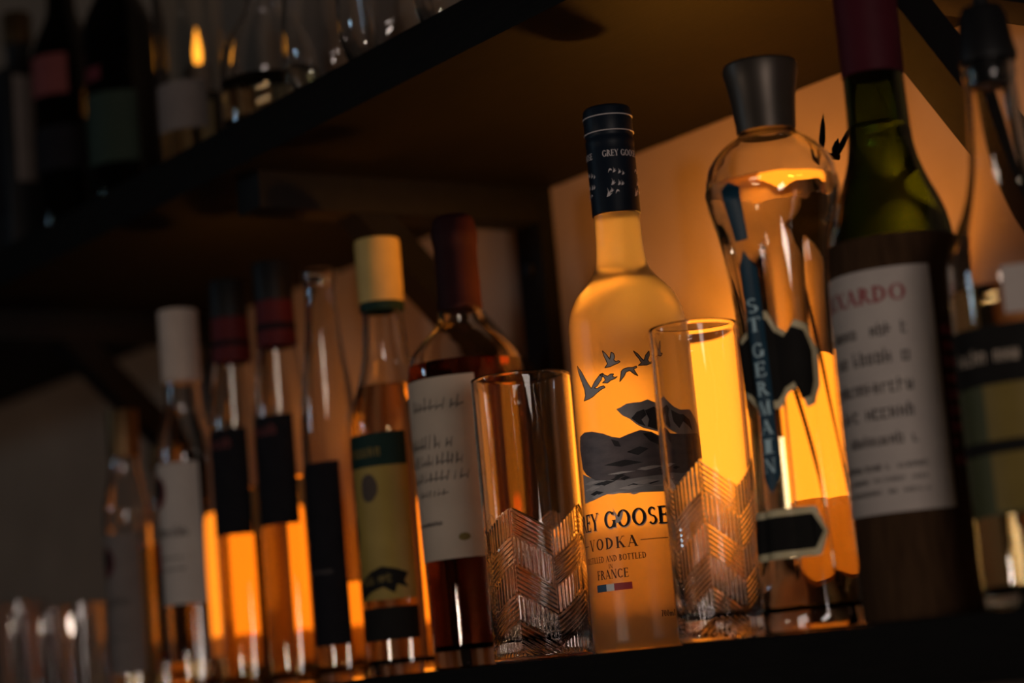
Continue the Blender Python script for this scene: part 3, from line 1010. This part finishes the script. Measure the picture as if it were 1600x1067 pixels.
t = thing('spirit_bottle', 'squat dark brown bottle behind the small tumblers at lower left', 'bottle', (-0.93, 0.15, 0))
up = chaikin([(.028, 0), (.031, .002), (.032, .008), (.032, .150), (.029, .170), (.016, .192), (.014, .205), (.014, .240)], 2)
bottle_glass(t, up, CLEAR_WARM, 56, .0026, .009, .16, BROWN)
obj('stopper', lathe_bm([(0, .236), (.0148, .236), (.016, .240), (.016, .258), (.013, .262), (0, .2625)], 40), BRASS_DARK, t, 30)
decal('label', [rect(-60, 60, .05, .13)], LABEL_NAVY, lambda z, a=0: interp(up, z), -70, t, .0003)


# ------------------------------------------------------------------ bar spoon leaning behind the fluted bottle
def bar_spoon(foot, head):
    A, Bv = Vector(foot), Vector(head)
    ax = (Bv - A)
    L = ax.length
    t = thing('bar_spoon', 'dark steel bar spoon with three-pronged tip behind the fluted bottle', 'spoon', foot)
    t.rotation_mode = 'QUATERNION'
    t.rotation_quaternion = ax.to_track_quat('Z', 'Y')
    bm = bmesh.new()
    n = 260
    rings = []
    for i in range(n + 1):
        z = .045 + (L - .030 - .045) * i / n
        tw = z * 2 * math.pi / .006
        rings.append([bm.verts.new((math.cos(a + tw) * (.0016 if k % 2 else .0024), math.sin(a + tw) * (.0016 if k % 2 else .0024), z))
                      for k, a in enumerate(2 * math.pi * j / 8 for j in range(8))])
    for P_, Q_ in zip(rings, rings[1:]):
        for k in range(8):
            bm.faces.new((P_[k], P_[(k + 1) % 8], Q_[(k + 1) % 8], Q_[k]))
    bm.faces.new(rings[0][::-1])
    bm.faces.new(rings[-1])
    obj('twisted_stem', bm, SPOON_STEEL, t)
    # bowl
    bm = bmesh.new()
    bmesh.ops.create_uvsphere(bm, u_segments=24, v_segments=16, radius=1)
    for v in bm.verts:
        x, y, z = v.co
        v.co = Vector((x * .0125 * (1 + .15 * z), (abs(y) * -.5 + .35 * (1 - x * x - z * z if x * x + z * z < 1 else 0)) * .010, z * .0215 + .0235))
    obj('bowl', bm, SPOON_STEEL, t)
    # fork tip: three slim leaf-shaped prongs
    for dx, tilt, ln, w in ((-.0085, -12, .027, .0022), (.0042, 6, .012, .0026), (.0075, 22, .025, .0020)):
        p = [(0, 0), (w * .6, .001), (w, ln * .35), (w * .7, ln * .7), (0, ln)]
        bm = lathe_bm(p, 12)
        bmesh.ops.rotate(bm, verts=bm.verts, matrix=Matrix.Rotation(R(tilt), 3, 'Y'))
        bmesh.ops.translate(bm, verts=bm.verts, vec=(dx, 0, L - .020))
        obj('prong', bm, IRON, t)
    bm = box_bm(-.0095, .0095, -.0016, .0016, L - .0225, L - .0185, .0008)
    obj('fork_bridge', bm, IRON, t)
    return t


bar_spoon((0.015, 0.100, 0.001), (0.1374, 0.120, 0.3250))


# ------------------------------------------------------------------ upper shelf
ZU = 0.4705


def tall_bottle(name, label, x, y, r, mat, hbody, labels, fill=None, lm=None, cap=BLACK_PLASTIC, z0=ZU, h=.30):
    t = thing(name, label, 'bottle', (x, y, z0), 'bottles on the upper shelf')
    up = [(r * .88, 0), (r * .97, .002), (r, .008), (r, hbody), (r * .93, hbody + .015), (r * .5, hbody + .045), (r * .42, hbody + .06), (r * .40, h)]
    up = chaikin(up, 2)
    bottle_glass(t, up, mat, 56, .0028, .012, fill, lm)
    obj('cap', lathe_bm([(0, h - .02), (r * .44, h - .02), (r * .46, h - .018), (r * .46, h + .012), (r * .42, h + .015), (0, h + .015)], 40), cap, t, 30)
    rf = lambda z, a=0: interp(up, z)
    for nm, a0, a1, za, zb, m in labels:
        decal(nm, [rect(a0, a1, za, zb)], m, rf, -65, t, .0003)
    return t


# carton-like square bottle with a pale label strip
t = thing('square_bottle', 'black square bottle with pale label strip at the top left corner', 'bottle', (-1.045, 0.065, ZU), 'bottles on the upper shelf')
bm = box_bm(-.032, .032, -.032, .032, 0, .21, .007)
obj('body', bm, BLACK_PLASTIC, t)
obj('neck', lathe_bm([(0, .20), (.016, .20), (.013, .225), (.013, .245), (0, .245)], 32), BLACK_PLASTIC, t)
obj('cap', lathe_bm([(0, .243), (.016, .243), (.016, .275), (.014, .278), (0, .278)], 32), BRASS_DARK, t)
bm = bmesh.new()
vs = [bm.verts.new(c) for c in ((.0324, -.022, .085), (.0324, .012, .085), (.0324, .012, .20), (.0324, -.022, .20))]
bm.faces.new(vs)
obj('label', bm, SHADED_PAPER, t)
bm = bmesh.new()
vs = [bm.verts.new(c) for c in ((-.024, -.0324, .05), (.024, -.0324, .05), (.024, -.0324, .18), (-.024, -.0324, .18))]
bm.faces.new(vs)
obj('label', bm, LABEL_NAVY, t)

tall_bottle('spirit_bottle', 'dark upper-shelf bottle with darkened red label', -0.922, 0.062, .034, DARK_BOTTLE, .19,
            [('label', -45, 45, .148, .190, PINK_PAPER), ('lower_label', -60, 60, .07, .115, LABEL_NAVY)], .19, AMBER)
tall_bottle('spirit_bottle', 'dark upper-shelf bottle with darkened green label', -0.790, 0.062, .036, DARK_BOTTLE, .18,
            [('label', -60, 60, .045, .115, GREEN_PAPER), ('red_seal', -32, 5, .128, .142, RED_FOIL)], .17, AMBER)
tall_bottle('spirit_bottle', 'upper-shelf amber bottle with pale, darkened label near the shelf edge', -0.640, 0.060, .032, CLEAR_WARM, .20,
            [('label', -75, 62, .040, .085, SHADED_PAPER)], .075, AMBER)


# stopperless decanter and rounded stemless glasses
def round_glass(name, label, x, y, r, h, cat='glass', group=None):
    t = thing(name, label, cat, (x, y, ZU), group)
    out = [(r * .45, 0), (r * .62, .002), (r * .86, .014), (r * .98, .034), (r, .055), (r * .95, .08), (r * .86, h)]
    out = chaikin(out, 2)
    inn = [(max(q - .0022 - .004 * max(0, 1 - z / .03), .001), max(z, .0075) if z < h - .001 else z) for q, z in out if z > .006]
    p = [(0, 0)] + out + inn[::-1] + [(0, .0075)]
    obj('glass_wall', lathe_bm(p, 72), CLEAR, t, 50)
    return t


t = thing('decanter', 'clear round-shouldered decanter on the upper shelf beside the stemless glasses', 'decanter', (-0.492, 0.058, ZU))
up = chaikin([(.030, 0), (.040, .002), (.043, .010), (.043, .060), (.038, .085), (.020, .110), (.015, .125), (.015, .17), (.021, .178)], 2)
bottle_glass(t, up, CLEAR, 64, .0035, .012, .05, RUM)
obj('stopper', lathe_bm(chaikin([(0, .165), (.011, .165), (.012, .178), (.010, .185), (.019, .200), (.019, .215), (.008, .226), (0, .227)], 1), 32), CLEAR, t)
G_R = 'stemless glasses on the upper shelf'
round_glass('stemless_glass', 'stemless round glass on the upper shelf, next to the decanter', -0.372, 0.050, .040, .105, group=G_R)
round_glass('stemless_glass', 'stemless round glass on the upper shelf, middle of three', -0.283, 0.048, .038, .105, group=G_R)
round_glass('stemless_glass', 'stemless round glass on the upper shelf, rightmost and nearly cut off', -0.190, 0.060, .038, .105, group=G_R)


# a lit candle behind the pale-labelled amber bottle
t = thing('candle', 'lit orange candle seen through the pale-labelled upper-shelf bottle', 'candle', (-0.790, 0.150, ZU))
obj('wax', lathe_bm([(0, 0), (.019, 0), (.020, .002), (.020, .150), (.018, .153), (.006, .151), (0, .1505)], 40), WHITE_CAP, t)
obj('wick', lathe_bm([(0, .1505), (.0008, .1505), (.0007, .160), (0, .1602)], 10), INK, t)
obj('flame', lathe_bm(chaikin([(0, .1545), (.0035, .157), (.0062, .164), (.0058, .172), (.0034, .183), (.0012, .192), (0, .196)], 2), 24), FLAME, t)
